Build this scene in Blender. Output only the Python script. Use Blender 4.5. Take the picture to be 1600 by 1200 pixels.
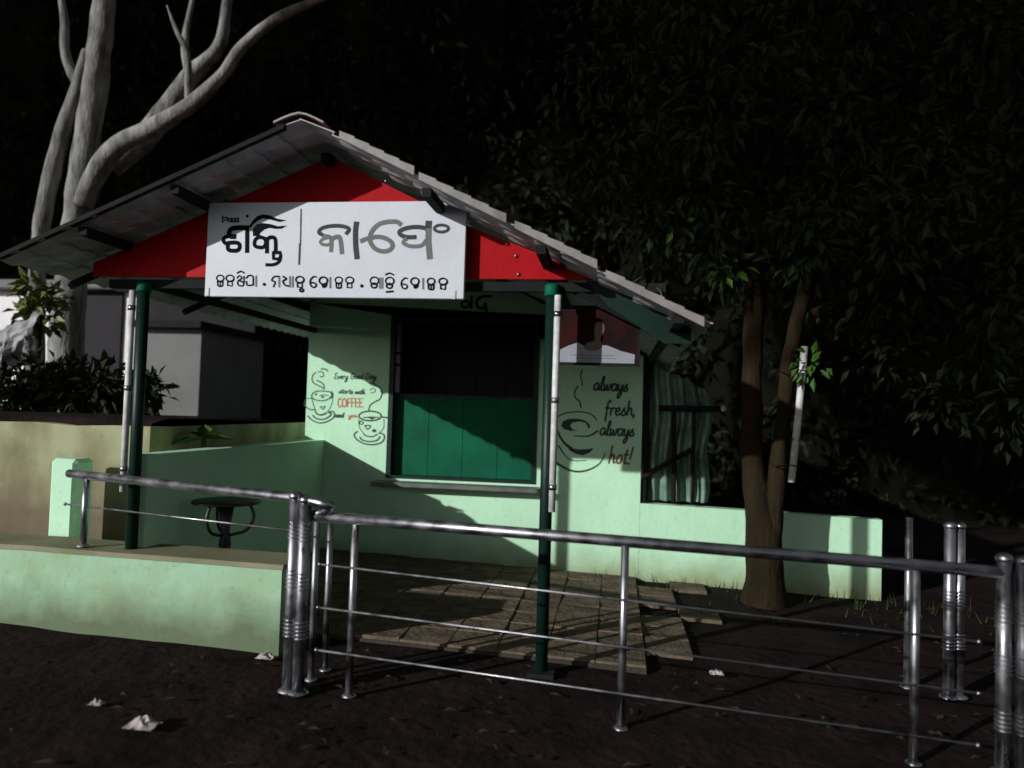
import bpy, math, random
from mathutils import Vector, Matrix, Euler, noise

random.seed(7)
scene = bpy.context.scene
col = scene.collection
for o in list(bpy.data.objects):
    bpy.data.objects.remove(o)

# ------------------------------------------------------------------ camera
cam_d = bpy.data.cameras.new('camera')
cam = bpy.data.objects.new('camera', cam_d); col.objects.link(cam)
cam_d.sensor_width = 36.0; cam_d.lens = 36.0 * 1158.5 / 1600.0
cam_d.clip_start = 0.05; cam_d.clip_end = 2000
cam.location = (0, 0, 1.62)
cam.matrix_world = (Matrix.Translation((0, 0, 1.62)) @ Matrix.Rotation(.1385, 4, 'Z')
                    @ Matrix.Rotation(math.pi / 2 + .0355, 4, 'X') @ Matrix.Rotation(.031, 4, 'Z'))
scene.camera = cam
cam_d.dof.use_dof = True; cam_d.dof.focus_distance = 5.6; cam_d.dof.aperture_fstop = .85
scene.render.resolution_x = 1024; scene.render.resolution_y = 768

# ------------------------------------------------------------------ light
LD = Vector((1.0, 1.07, -.455))                       # the way the light travels
ELEV = math.atan2(-LD.z, math.hypot(LD.x, LD.y))
world = bpy.data.worlds.new('World'); scene.world = world; world.use_nodes = True
wn = world.node_tree; wn.nodes.clear()
wo = wn.nodes.new('ShaderNodeOutputWorld'); wb = wn.nodes.new('ShaderNodeBackground')
sky = wn.nodes.new('ShaderNodeTexSky'); sky.sky_type = 'NISHITA'; sky.sun_disc = False
sky.sun_elevation = ELEV
sky.sun_rotation = math.atan2(-LD.x, -LD.y)
wb.inputs['Strength'].default_value = 0.07
hs = wn.nodes.new('ShaderNodeHueSaturation'); hs.inputs['Saturation'].default_value = .2      # grey night glow rather than blue day
wn.links.new(sky.outputs[0], hs.inputs['Color']); wn.links.new(hs.outputs[0], wb.inputs['Color']); wn.links.new(wb.outputs[0], wo.inputs['Surface'])
sun_d = bpy.data.lights.new('sun', 'SUN'); sun = bpy.data.objects.new('sun', sun_d); col.objects.link(sun)
sun_d.energy = 4.3; sun_d.angle = math.radians(.5); sun_d.color = (1.0, .995, .985)
sun.rotation_euler = LD.to_track_quat('-Z', 'Y').to_euler()
sun.location = (-12, -12, 9)
scene.view_settings.view_transform = 'Standard'; scene.view_settings.look = 'None'
scene.view_settings.exposure = 0.0; scene.view_settings.gamma = 1.0

# ------------------------------------------------------------------ materials
MATS = {}
def mat(name, c, rough=.7, metal=0., var=.25, scale=6., bump=0., c2=None, spec=.5, detail=6., stretch=None, trans=0.):
    if name in MATS: return MATS[name]
    m = bpy.data.materials.new(name); m.use_nodes = True; nt = m.node_tree; N = nt.nodes; L = nt.links
    b = N['Principled BSDF']
    b.inputs['Roughness'].default_value = rough; b.inputs['Metallic'].default_value = metal
    b.inputs['Specular IOR Level'].default_value = spec
    if trans:
        b.inputs['Transmission Weight'].default_value = trans
    tc = N.new('ShaderNodeTexCoord'); mp = N.new('ShaderNodeMapping')
    if stretch: mp.inputs['Scale'].default_value = stretch
    L.new(tc.outputs['Object'], mp.inputs['Vector'])
    nz = N.new('ShaderNodeTexNoise'); nz.inputs['Scale'].default_value = scale; nz.inputs['Detail'].default_value = detail
    nz.inputs['Roughness'].default_value = .62
    L.new(mp.outputs[0], nz.inputs['Vector'])
    rp = N.new('ShaderNodeValToRGB'); rp.color_ramp.elements[0].position = .32; rp.color_ramp.elements[1].position = .68
    lo = c2 if c2 else tuple(x * (1 - var) for x in c)
    hi = c if c2 else tuple(min(1, x * (1 + var * .5)) for x in c)
    rp.color_ramp.elements[0].color = (*lo, 1); rp.color_ramp.elements[1].color = (*hi, 1)
    L.new(nz.outputs['Fac'], rp.inputs['Fac']); L.new(rp.outputs['Color'], b.inputs['Base Color'])
    if bump:
        n2 = N.new('ShaderNodeTexNoise'); n2.inputs['Scale'].default_value = scale * 5; n2.inputs['Detail'].default_value = 8
        L.new(mp.outputs[0], n2.inputs['Vector'])
        bp = N.new('ShaderNodeBump'); bp.inputs['Strength'].default_value = bump; bp.inputs['Distance'].default_value = .02
        L.new(n2.outputs['Fac'], bp.inputs['Height']); L.new(bp.outputs[0], b.inputs['Normal'])
    MATS[name] = m
    return m

def stained(name, base, stain, low, z0, z1, rough=.75, scale=1.6, amt=.6, bump=.25):
    """painted plaster: paint, broad stains, rain streaks and a splash band of dirt near the foot"""
    m = bpy.data.materials.new(name); m.use_nodes = True; nt = m.node_tree; N = nt.nodes; L = nt.links
    b = N['Principled BSDF']; b.inputs['Roughness'].default_value = rough; b.inputs['Specular IOR Level'].default_value = .25
    g = N.new('ShaderNodeNewGeometry'); sp = N.new('ShaderNodeSeparateXYZ'); L.new(g.outputs['Position'], sp.inputs[0])
    def nz(sc, det, st=(1, 1, 1)):
        mp = N.new('ShaderNodeMapping'); mp.inputs['Scale'].default_value = st
        L.new(g.outputs['Position'], mp.inputs['Vector'])
        n = N.new('ShaderNodeTexNoise'); n.inputs['Scale'].default_value = sc; n.inputs['Detail'].default_value = det
        L.new(mp.outputs[0], n.inputs['Vector']); return n.outputs['Fac']
    def ramp(v, a, b_):
        r = N.new('ShaderNodeMapRange'); r.inputs['From Min'].default_value = a; r.inputs['From Max'].default_value = b_
        L.new(v, r.inputs['Value']); return r.outputs['Result']
    def mixc(f, a, bb):
        x = N.new('ShaderNodeMix'); x.data_type = 'RGBA'
        L.new(f, x.inputs['Factor'])
        for s, i in ((a, 6), (bb, 7)):
            if isinstance(s, tuple): x.inputs[i].default_value = (*s, 1)
            else: L.new(s, x.inputs[i])
        return x.outputs[2]
    def mul(a, k):
        x = N.new('ShaderNodeMath'); x.operation = 'MULTIPLY'; L.new(a, x.inputs[0])
        if isinstance(k, float): x.inputs[1].default_value = k
        else: L.new(k, x.inputs[1])
        return x.outputs[0]
    c = mixc(mul(ramp(nz(scale, 7), .42, .72), amt), base, stain)
    c = mixc(mul(ramp(nz(scale * 2.2, 5, (1, 1, .12)), .52, .75), amt * .55), c, stain)
    c = mixc(mul(ramp(nz(26, 4), .6, .75), .22), c, low)
    ad = N.new('ShaderNodeMath'); ad.operation = 'ADD'; L.new(sp.outputs['Z'], ad.inputs[0])
    L.new(mul(nz(4.5, 6), -.3), ad.inputs[1])
    c = mixc(mul(ramp(ad.outputs[0], z1, z0), .8), c, low)
    L.new(c, b.inputs['Base Color'])
    bp = N.new('ShaderNodeBump'); bp.inputs['Strength'].default_value = bump; bp.inputs['Distance'].default_value = .015
    L.new(nz(18, 8), bp.inputs['Height']); L.new(bp.outputs[0], b.inputs['Normal'])
    MATS[name] = m
    return m

WALL = stained('mint_wall_paint', (.44, .70, .49), (.33, .55, .37), (.19, .20, .085), -.20, .10, amt=.5)
LOWW = stained('mint_low_wall_paint', (.29, .47, .32), (.25, .36, .20), (.065, .07, .033), -.02, .26, amt=.95, scale=2.4)
YELW = stained('stained_yellow_plaster', (.29, .30, .175), (.14, .125, .06), (.09, .055, .035), .55, 1.0, amt=1.0, scale=2.4)
WHTW = stained('white_wash', (.72, .69, .70), (.5, .48, .48), (.3, .27, .24), .0, .4, amt=.35)
GRYW = stained('grey_plaster', (.14, .14, .14), (.09, .09, .085), (.06, .05, .04), .0, .5, amt=.6)
CAPM = stained('mossy_cement', (.20, .19, .12), (.11, .12, .06), (.09, .085, .05), -1, -.9, amt=.9)
SOIL = mat('dark_soil', (.022, .0135, .012), .97, var=.6, scale=2.6, bump=1., c2=(.006, .0045, .0045), spec=.06, detail=9.)
TILE = mat('cement_floor_tile', (.16, .122, .085), .9, scale=4.5, bump=.8, c2=(.06, .045, .033), spec=.1, detail=9.)
JOINT = mat('floor_bed', (.03, .025, .02), .95, scale=6, bump=.5)
RED = mat('red_panel_paint', (.36, .0015, .005), .65, scale=3.0, bump=.12, c2=(.27, .001, .004), spec=.12, detail=9.)
GREEN = mat('dark_green_enamel', (.002, .016, .011), .45, var=.3, scale=8, bump=.05, spec=.25)
BOARD = mat('green_shutter_paint', (.0004, .085, .044), .6, var=.35, scale=2.2, bump=.06, spec=.12)
SHEETU = mat('grey_sheet_underside', (.46, .46, .48), .85, var=.4, scale=4, bump=.15, spec=.1)
SHEETT = mat('red_tile_sheet', (.22, .03, .03), .6, var=.3, scale=5, bump=.1)
VERGE = mat('pale_verge_metal', (.20, .185, .18), .6, var=.3, scale=7, bump=.1)
STEELD = mat('dark_steel', (.012, .013, .013), .8, var=.3, spec=.1)
CHROME = mat('stainless_steel', (.27, .27, .29), .38, metal=1., var=.12, scale=30, stretch=(1, 1, .1))
_nt = CHROME.node_tree; _n = _nt.nodes.new('ShaderNodeTexNoise'); _n.inputs['Scale'].default_value = 9.; _n.inputs['Detail'].default_value = 8.
_g = _nt.nodes.new('ShaderNodeNewGeometry'); _nt.links.new(_g.outputs['Position'], _n.inputs['Vector'])
_r = _nt.nodes.new('ShaderNodeMapRange'); _r.inputs['From Min'].default_value = .35; _r.inputs['From Max'].default_value = .7
_r.inputs['To Min'].default_value = .26; _r.inputs['To Max'].default_value = .62
_nt.links.new(_n.outputs['Fac'], _r.inputs['Value']); _nt.links.new(_r.outputs['Result'], _nt.nodes['Principled BSDF'].inputs['Roughness'])
PVC = mat('white_pvc', (.52, .52, .51), .55, var=.3, scale=12, spec=.4)
SIGNW = stained('white_sign_sheet', (.50, .53, .58), (.42, .44, .475), (.42, .42, .42), -5, -4, rough=.5, scale=2.5, amt=.45, bump=.12)
INK = mat('black_ink', (.004, .005, .01), .85, spec=.08, var=.1)
INKG = mat('grey_ink', (.15, .155, .15), .85, spec=.08, var=.15)
INKD = mat('dark_grey_ink', (.055, .055, .06), .85, spec=.08, var=.15)
PAINTD = mat('dark_green_mural_paint', (.012, .04, .024), .7, var=.3, scale=30)
PAINTR = mat('red_mural_paint', (.42, .10, .06), .7, var=.3, scale=30)
PAINTB = mat('brown_mural_paint', (.13, .06, .035), .7, var=.3, scale=30)
DARK = mat('dark_interior_and_shade', (.012, .010, .014), .9, var=.3)
LILAC = mat('lilac_frame', (.10, .075, .115), .6, var=.2)
SILL = mat('stone_sill', (.10, .12, .10), .5, var=.4, scale=8)
PLAST = mat('green_plastic_sheet', (.16, .26, .20), .35, scale=3.2, c2=(.025, .06, .042), spec=.5, bump=.2)
IRON = mat('black_cast_iron', (.012, .012, .013), .45, var=.3)
BARKP = mat('pale_smooth_bark', (.27, .27, .26), .88, scale=7, c2=(.05, .048, .043), bump=.7, stretch=(1, 1, .3), spec=.15)
BARKD = mat('brown_bark', (.026, .018, .010), .97, scale=6, spec=.05, c2=(.012, .009, .005), bump=.9, stretch=(1, 1, .25))
LEAFD = mat('dark_leaf', (.026, .038, .016), .7, scale=1.6, c2=(.010, .016, .007), spec=.12)
LEAFB = mat('fresh_and_lit_leaf', (.05, .12, .018), .6, scale=2, c2=(.025, .06, .01), spec=.15)
GRASS = mat('dull_grass', (.035, .055, .015), .8, scale=3, c2=(.02, .026, .01), spec=.1)
LEAFY = mat('yellow_green_leaf', (.16, .17, .045), .5, scale=3, c2=(.06, .08, .02), spec=.3)
LEAFW = mat('wood_leaf', (.022, .028, .016), .9, scale=.6, c2=(.008, .011, .007), spec=.03)
UNDER = mat('wood_understory', (.006, .006, .004), .95, scale=.8, var=.4, spec=.02)
TARP = mat('grey_tarpaulin', (.30, .30, .31), .6, scale=4, c2=(.16, .16, .17), bump=.2)
PAPER = mat('white_paper', (.34, .30, .30), .8, var=.2)
DRYL = mat('dry_leaf', (.055, .036, .025), .95, scale=9, c2=(.014, .010, .009), spec=.1)
MAROON = mat('maroon_print', (.030, .005, .004), .7, scale=6, c2=(.006, .003, .004), spec=.08)
WHITEP = mat('white_print', (.24, .25, .29), .4, var=.1)
SKINP = mat('brown_print', (.13, .045, .03), .4, var=.3, scale=5)

# ------------------------------------------------------------------ mesh helpers
class MB:
    def __init__(s): s.v = []; s.f = []; s.m = []; s.sm = []
    def face(s, pts, mi=0, sm=False):
        i = len(s.v); s.v += [tuple(p) for p in pts]; s.f.append(tuple(range(i, i + len(pts)))); s.m.append(mi); s.sm.append(sm)
    def hexa(s, c, mi=0):                             # c: 8 corners, bottom four then top four
        i = len(s.v); s.v += [tuple(p) for p in c]
        for q in ((3, 2, 1, 0), (4, 5, 6, 7), (0, 1, 5, 4), (1, 2, 6, 5), (2, 3, 7, 6), (3, 0, 4, 7)):
            s.f.append(tuple(i + k for k in q)); s.m.append(mi); s.sm.append(False)
    def box(s, x0, x1, y0, y1, z0, z1, mi=0, M=None):
        c = [Vector(p) for p in ((x0, y0, z0), (x1, y0, z0), (x1, y1, z0), (x0, y1, z0), (x0, y0, z1), (x1, y0, z1), (x1, y1, z1), (x0, y1, z1))]
        if M: c = [M @ p for p in c]
        s.hexa(c, mi)
    def bbox(s, x0, x1, y0, y1, z0, z1, b=.012, mi=0, M=None):   # box with chamfered edges
        X, Y, Z = (x0, x1), (y0, y1), (z0, z1); base = len(s.v); idx = {}
        for i in (0, 1):
            for j in (0, 1):
                for k in (0, 1):
                    p = [X[i], Y[j], Z[k]]; d = [b if i == 0 else -b, b if j == 0 else -b, b if k == 0 else -b]
                    for a in range(3):
                        q = [p[t] + (0 if t == a else d[t]) for t in range(3)]
                        q = Vector(q)
                        if M: q = M @ q
                        idx[i, j, k, a] = len(s.v); s.v.append(tuple(q))
        def add(l):
            s.f.append(tuple(l)); s.m.append(mi); s.sm.append(False)
        for a in range(3):
            o1, o2 = [t for t in range(3) if t != a]
            for sd in (0, 1):
                q = []
                for (e, g) in ((0, 0), (1, 0), (1, 1), (0, 1)):
                    k = [0, 0, 0]; k[a] = sd; k[o1] = e; k[o2] = g; q.append(idx[(*k, a)])
                if (sd == 1) == (a == 1): q.reverse()
                add(q)
        for a in range(3):                             # edge chamfers along axis a
            o1, o2 = [t for t in range(3) if t != a]
            for e in (0, 1):
                for g in (0, 1):
                    k0 = [0, 0, 0]; k0[o1] = e; k0[o2] = g; k1 = list(k0); k1[a] = 1
                    add((idx[(*k0, o1)], idx[(*k1, o1)], idx[(*k1, o2)], idx[(*k0, o2)]))
        for i in (0, 1):
            for j in (0, 1):
                for k in (0, 1): add((idx[i, j, k, 0], idx[i, j, k, 1], idx[i, j, k, 2]))
    def tube(s, pts, r, n=10, cap=True, mi=0, smooth=True):
        pts = [Vector(p) for p in pts]; R = r if isinstance(r, (list, tuple)) else [r] * len(pts)
        rings = []; up = None
        for i, p in enumerate(pts):
            t = (pts[min(i + 1, len(pts) - 1)] - pts[max(i - 1, 0)]).normalized()
            if up is None:
                up = Vector((0, 0, 1)) if abs(t.z) < .9 else Vector((0, 1, 0))
            a = t.cross(up).normalized(); up = a.cross(t).normalized()
            base = len(s.v)
            for k in range(n):
                w = 2 * math.pi * k / n
                s.v.append(tuple(p + (a * math.cos(w) + up * math.sin(w)) * R[i]))
            rings.append(base)
        for i in range(len(rings) - 1):
            for k in range(n):
                k2 = (k + 1) % n
                s.f.append((rings[i] + k, rings[i] + k2, rings[i + 1] + k2, rings[i + 1] + k)); s.m.append(mi); s.sm.append(smooth)
        if cap:
            s.f.append(tuple(rings[0] + k for k in range(n))[::-1]); s.m.append(mi); s.sm.append(False)
            s.f.append(tuple(rings[-1] + k for k in range(n))); s.m.append(mi); s.sm.append(False)
    def lathe(s, c, prof, n=16, mi=0):                # prof: (radius, z)
        s.tube([(c[0], c[1], c[2] + z) for _, z in prof], [max(r, .0005) for r, _ in prof], n, True, mi)
    def ball(s, c, r, n=10, sz=1.):
        s.lathe(c, [(r * math.cos(a), r * math.sin(a) * sz) for a in [math.pi * (k / n - .5) for k in range(n + 1)]], n + 2)
    def prism(s, poly, y0, y1, mi=0):                 # poly in (x, z), extruded along y
        n = len(poly); i = len(s.v)
        s.v += [(x, y0, z) for x, z in poly] + [(x, y1, z) for x, z in poly]
        s.f.append(tuple(range(i, i + n))); s.f.append(tuple(range(i + 2 * n - 1, i + n - 1, -1)))
        for k in range(n):
            k2 = (k + 1) % n; s.f.append((i + k2, i + k, i + n + k, i + n + k2))
        s.m += [mi] * (n + 2); s.sm += [False] * (n + 2)
    def mesh(s, name, mats):
        me = bpy.data.meshes.new(name); me.from_pydata(s.v, [], s.f)
        for m in (mats if isinstance(mats, (list, tuple)) else [mats]): me.materials.append(m)
        me.polygons.foreach_set('material_index', s.m); me.polygons.foreach_set('use_smooth', s.sm)
        me.update(); return me
    def build(s, name, mats, parent=None, label=None):
        o = bpy.data.objects.new(name, s.mesh(name, mats)); col.objects.link(o)
        if parent:
            o.parent = parent; o.matrix_parent_inverse = Matrix.Translation(-Vector(parent_base(parent)))
        if label: o['label'] = label
        if name in STUFF: o['kind'] = 'stuff'
        return o

def parent_base(o):                                    # parts are modelled in world space; only a thing's Empty is offset
    return Vector(o.location)

def empty(name, loc, label, cat, group=None):
    o = bpy.data.objects.new(name, None); col.objects.link(o); o.location = loc; o.empty_display_size = .2
    return tag(o, label, cat, group)
STUFF = ('foliage', 'crown', 'lit_leaves', 'leaves', 'ring_band', 'lettering', 'cup_drawing')
def tag(o, label=None, cat=None, group=None, kind=None):
    for k, v in (('label', label), ('category', cat), ('group', group), ('kind', kind)):
        if v: o[k] = v
    return o

def gz(x, y=0):                                       # the ground falls a little to the right
    return -.03 * (max(-14, min(14, x)) + 1.2)
def cr(pts, k=6):                                     # Catmull-Rom through points
    P = [Vector(p) for p in pts]; P = [P[0] * 2 - P[1]] + P + [P[-1] * 2 - P[-2]]; out = []
    for i in range(1, len(P) - 2):
        a, b, c, d = P[i - 1:i + 3]
        for j in range(k):
            t = j / k
            out.append(.5 * ((2 * b) + (c - a) * t + (2 * a - 5 * b + 4 * c - d) * t * t + (3 * b - a - 3 * c + d) * t ** 3))
    out.append(P[-2]); return out

# ------------------------------------------------------------------ ground
g = MB(); xs = [-400, -150, -60, -30, -20] + [-14 + .35 * i for i in range(63)] + [8.5, 9.5, 11, 14, 25, 60, 150, 400]
ys = [-400, -150, -60, -25, -12, -6, -3, -1] + [.2 + .3 * i for i in range(46)] + [15, 18, 25, 40, 80, 150, 400]
for y in ys:
    for x in xs:
        near = 1 if -14 < x < 8 and 0 < y < 14 else 0
        d = .02 * noise.noise((x * 1.3, y * 1.3, 0)) + .01 * noise.noise((x * 4, y * 4, 3)) if near else 0
        if -3.2 < x < 1.5 and 4.4 < y < 7.8: d = min(d, 0) - .005
        g.v.append((x, y, gz(x) + d - .012))
W = len(xs)
for j in range(len(ys) - 1):
    for i in range(W - 1):
        g.f.append((j * W + i, j * W + i + 1, (j + 1) * W + i + 1, (j + 1) * W + i)); g.m.append(0); g.sm.append(True)
tag(g.build('ground', SOIL), kind='structure', label='dark bare soil sloping gently in front of the cafe')

# porch floor: a bed with cement tiles
pf = MB(); pf.hexa([(-3.1, 4.98, gz(-3.1) - .2), (.25, 4.98, gz(.25) - .2), (.25, 7.69, gz(.25) - .2), (-3.1, 7.69, gz(-3.1) - .2),
                    (-3.1, 4.98, gz(-3.1) + .004), (.25, 4.98, gz(.25) + .004), (.25, 7.69, gz(.25) + .004), (-3.1, 7.69, gz(-3.1) + .004)])
floor = pf.build('porch_floor', JOINT); tag(floor, kind='structure')
tm = []
for k in range(4):
    t = MB(); t.bbox(-.1655, .1655, -.1655, .1655, -.03, .016, .004)
    me = t.mesh('tile', TILE); tm.append(me)
for i in range(12):
    for j in range(8):
        x = -2.93 + i * .335; y = 5.16 + j * .335
        if i > 9 and random.random() < (.3 if i == 10 else .65) or (i > 7 and j == 0 and random.random() < .5): continue
        o = bpy.data.objects.new('tile', random.choice(tm)); col.objects.link(o)
        o.location = (x, y, gz(x) + .006 + random.uniform(-.004, .004) - (.012 if i > 9 else 0))
        o.rotation_euler = (random.uniform(-.008, .008), .03 + random.uniform(-.008, .008), random.choice((0, math.pi / 2)) + random.uniform(-.01, .01))
        o.parent = floor

# ------------------------------------------------------------------ cafe hut
RX, RZ = -1.945, 3.38                                 # ridge
SL, SR = .425, .492                                   # slopes left / right
LE, RE = -3.96, .49                                    # eaves
VF, VB = 4.24, 10.54
def rz(x): return RZ - (SL * (RX - x) if x < RX else SR * (x - RX))
hut = empty('cafe_hut', (-1.5, 7.7, 0), 'mint green roadside cafe hut with grey gabled roof and red gable front', 'hut')

WV = 7.70
w = MB()
UL, UR, WL, WR, WB, WT = -3.33, .28, -2.405, -.795, .86, 2.59
w.box(UL, WL, WV, WV + .15, -.3, WT); w.box(WR, UR, WV, WV + .15, -.3, WT); w.box(WL, WR, WV, WV + .15, -.3, WB)
w.prism([(UL, WT), (UR, WT), (UR, rz(UR) - .06), (RX, RZ - .06), (UL, rz(UL) - .06)], WV, WV + .15)
w.box(UL, UL + .15, WV + .15, 10.15, -.3, rz(UL) - .06); w.box(UR - .15, UR, WV + .15, 10.15, -.3, rz(UR) - .06)
w.prism([(UL, -.3), (UR, -.3), (UR, rz(UR) - .06), (RX, RZ - .06), (UL, rz(UL) - .06)], 10.15, 10.3)
w.box(UL + .15, UR - .15, WV + .15, 10.15, -.3, .02)
wall = w.build('wall', WALL, hut)

def part(name, m, mb, parent=hut, label=None): return mb.build(name, m, parent, label)
# serving window: board below, dark opening with bars above
wd = MB()
for a in ((WL, WL + .05, WB, WT), (WR - .05, WR, WB, WT)): wd.box(a[0], a[1], WV - .012, WV + .13, a[2], a[3])
wd.box(WL + .05, WR - .05, WV - .012, WV + .1, WT - .05, WT); wd.box(WL + .05, WR - .05, WV - .01, WV + .1, WB, WB + .03)
win = part('window_frame', GREEN, wd)
bd = MB(); n = 4; bw = (WR - WL - .10) / n
for i in range(n):
    bd = MB(); bd.bbox(WL + .05 + i * bw + .001, WL + .05 + (i + 1) * bw - .001, WV + .095, WV + .12, WB + .03, 1.735, .003)
    part('shutter_board', BOARD, bd, win)
sb = MB(); sb.box(WL + .05, WR - .05, WV + .09, WV + .125, 1.735, 1.765); part('shutter_rail', GREEN, sb, win)
for z0, z1 in ((1.77, 2.06), (2.08, 2.19), (2.21, 2.53)):
    q = MB(); q.bbox(WL + .055, WL + .115, WV + .01, WV + .05, z0, z1, .004); part('lilac_panel', LILAC, q, win)
for i in range(9):
    q = MB(); x = WL + .27 + i * .165; q.tube([(x, WV + .06, 1.76), (x, WV + .06, WT - .05)], .007, 6); part('window_bar', STEELD, q, win)
q = MB(); q.box(WL + .05, WR - .05, WV + .4, WV + .42, WB, WT); part('inner_curtain', DARK, q, win)
q = MB(); q.bbox(WL - .10, WR + .09, WV - .20, WV - .001, .785, .835, .008); part('sill', SILL, q)

# left and right parapets
q = MB(); q.hexa([(UL, 4.79, -.1), (-3.20, 4.79, -.1), (-3.107, WV - .002, -.1), (UL, WV - .002, -.1), (UL, 4.79, 1.235), (-3.20, 4.79, 1.235), (-3.107, WV - .002, 1.235), (UL, WV - .002, 1.235)]); part('parapet', WALL, q)
q = MB(); q.hexa([(UR + .002, WV, -.4), (2.62, WV + .03, -.4), (2.62, WV + .17, -.4), (UR + .002, WV + .15, -.4),
                  (UR + .002, WV, .715), (2.62, WV + .03, .66), (2.62, WV + .17, .66), (UR + .002, WV + .15, .715)]); part('parapet', WALL, q)

# roof: tile-profile sheets, three courses of sheets on each slope, seven columns deep
def sheet_mesh(L):
    mb = MB(); nv, pitch, wdt = 5, .18, .9; ks = 4; S = []
    for c in range(ks):
        S += [(L * c / ks, .0), (L * (c + 1) / ks - .002, .020)]
    V = [wdt * i / 30 for i in range(31)]
    def pt(s, h, v, th):
        a = (v / pitch) % 1.0
        cc = .016 * (math.sin(math.pi * min(1, a / .72)) if a < .72 else -.25 * math.sin(math.pi * (a - .72) / .28))
        return (s, v, h + cc + th)
    for layer, th, mi in ((0, 0, 0), (1, .006, 1)):
        b = len(mb.v)
        for s, h in S:
            for v in V: mb.v.append(pt(s + th * .8, h, v, th))
        nV = len(V)
        for i in range(len(S) - 1):
            for j in range(nV - 1):
                f = (b + i * nV + j, b + i * nV + j + 1, b + (i + 1) * nV + j + 1, b + (i + 1) * nV + j)
                mb.f.append(f[::-1] if layer else f); mb.m.append(mi); mb.sm.append(False)
    nV = len(V); off = nV * len(S)
    rim = [i * nV for i in range(len(S))]
    for a, b2 in zip(rim, rim[1:]): mb.f.append((a, b2, b2 + off, a + off)); mb.m.append(0); mb.sm.append(False)
    rim = [i * nV + nV - 1 for i in range(len(S))]
    for a, b2 in zip(rim, rim[1:]): mb.f.append((b2, a, a + off, b2 + off)); mb.m.append(0); mb.sm.append(False)
    e = (len(S) - 1) * nV
    for j in range(nV - 1): mb.f.append((e + j, e + j + 1, e + j + 1 + off, e + j + off)); mb.m.append(0); mb.sm.append(False)
    return mb.mesh('roof_sheet', [SHEETU, SHEETT])
roof = MB(); roof.box(RX - .03, RX + .03, VF + .4, VB - .05, RZ - .15, RZ - .09)
roof_o = part('roof', STEELD, roof)
for sgn, xe in ((-1, LE), (1, RE)):                   # rafters
    for v in ((4.79, 6.2) if sgn < 0 else (4.79,)):
        a = Vector((RX + sgn * .035, v, rz(RX + sgn * .035) - .145)); b = Vector((xe - .08 * sgn, v, rz(xe - .08 * sgn) - .145))
        q = MB(); q.tube([a, b], .03, 4, smooth=False); part('rafter', STEELD, q, roof_o)
for sgn, xe in ((-1, LE), (1, RE)):
    full = math.hypot(xe - RX, rz(xe) - RZ); L = full / 3 + .05
    me = sheet_mesh(L); ang = math.atan2(RZ - rz(xe), abs(xe - RX))
    for r in range(3):
        for c in range(7):
            o = bpy.data.objects.new('roof_sheet', me); col.objects.link(o)
            dn = Vector((sgn * math.cos(ang), 0, -math.sin(ang))); nrm = Vector((sgn * math.sin(ang), 0, math.cos(ang)))
            org = Vector((RX, VF + c * .9, RZ - .012)) + dn * (full / 3 * r) + nrm * (-.010 * r + random.uniform(-.003, .003) - .014)
            X = dn; Z = nrm; Y = Vector((0, 1, 0))
            org += Vector((0, random.uniform(-.012, .004) if c == 0 else 0, 0))
            M = Matrix((X, Y, Z)).transposed().to_4x4(); M.translation = org
            o.parent = roof_o
            o.matrix_basis = M
for sgn, ps in ((-1, (-3.40, -2.78)), (1, (-1.15, -.45, .35))):
    for x in ps:
        q = MB(); z = rz(x) - .052; q.box(x - .028, x + .028, VF + .04, VB - .05, z - .055, z); part('purlin', STEELD, q, roof_o)
for c in range(7):                                    # ridge caps
    q = MB(); v0 = VF - .03 + c * .9
    prof = [(-.16, -.056), (-.10, -.030), (-.05, -.012), (0, -.002), (.05, -.012), (.10, -.034), (.16, -.064)]
    for (a, za), (b, zb) in zip(prof, prof[1:]):
        q.hexa([(RX + a, v0, RZ + za), (RX + b, v0, RZ + zb), (RX + b, v0 + .92, RZ + zb), (RX + a, v0 + .92, RZ + za),
                (RX + a, v0, RZ + za + .012), (RX + b, v0, RZ + zb + .012), (RX + b, v0 + .92, RZ + zb + .012), (RX + a, v0 + .92, RZ + za + .012)])
    part('ridge_cap', VERGE, q, roof_o)
for (a, b, dz) in ((-1.68, -1.21, .012), (-1.18, -.65, .0), (-.60, -.12, -.006), (-.07, .48, -.03)):    # verge strips with stepped top edge
    q = MB(); n = 5
    for i in range(n):
        x0 = a + (b - a) * i / n; x1 = a + (b - a) * (i + 1) / n
        z0, z1 = rz(x0) + dz, rz(x1) + dz
        q.hexa([(x0, VF - .035, z0 - .040), (x1, VF - .035, z1 - .040), (x1, VF - .018, z1 - .040), (x0, VF - .018, z0 - .040),
                (x0, VF - .035, z0 + .004), (x1, VF - .035, z1 + .014), (x1, VF - .018, z1 + .014), (x0, VF - .018, z0 + .004)])
    part('verge_strip', VERGE, q, roof_o)

q = MB(); xa, xb = LE + .01, RX - .1
q.hexa([(xa, VF - .012, rz(xa) - .038), (xb, VF - .012, rz(xb) - .038), (xb, VF + .03, rz(xb) - .038), (xa, VF + .03, rz(xa) - .038),
        (xa, VF - .012, rz(xa) - .008), (xb, VF - .012, rz(xb) - .008), (xb, VF + .03, rz(xb) - .008), (xa, VF + .03, rz(xa) - .008)]); part('verge_lip', STEELD, q, roof_o)
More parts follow.
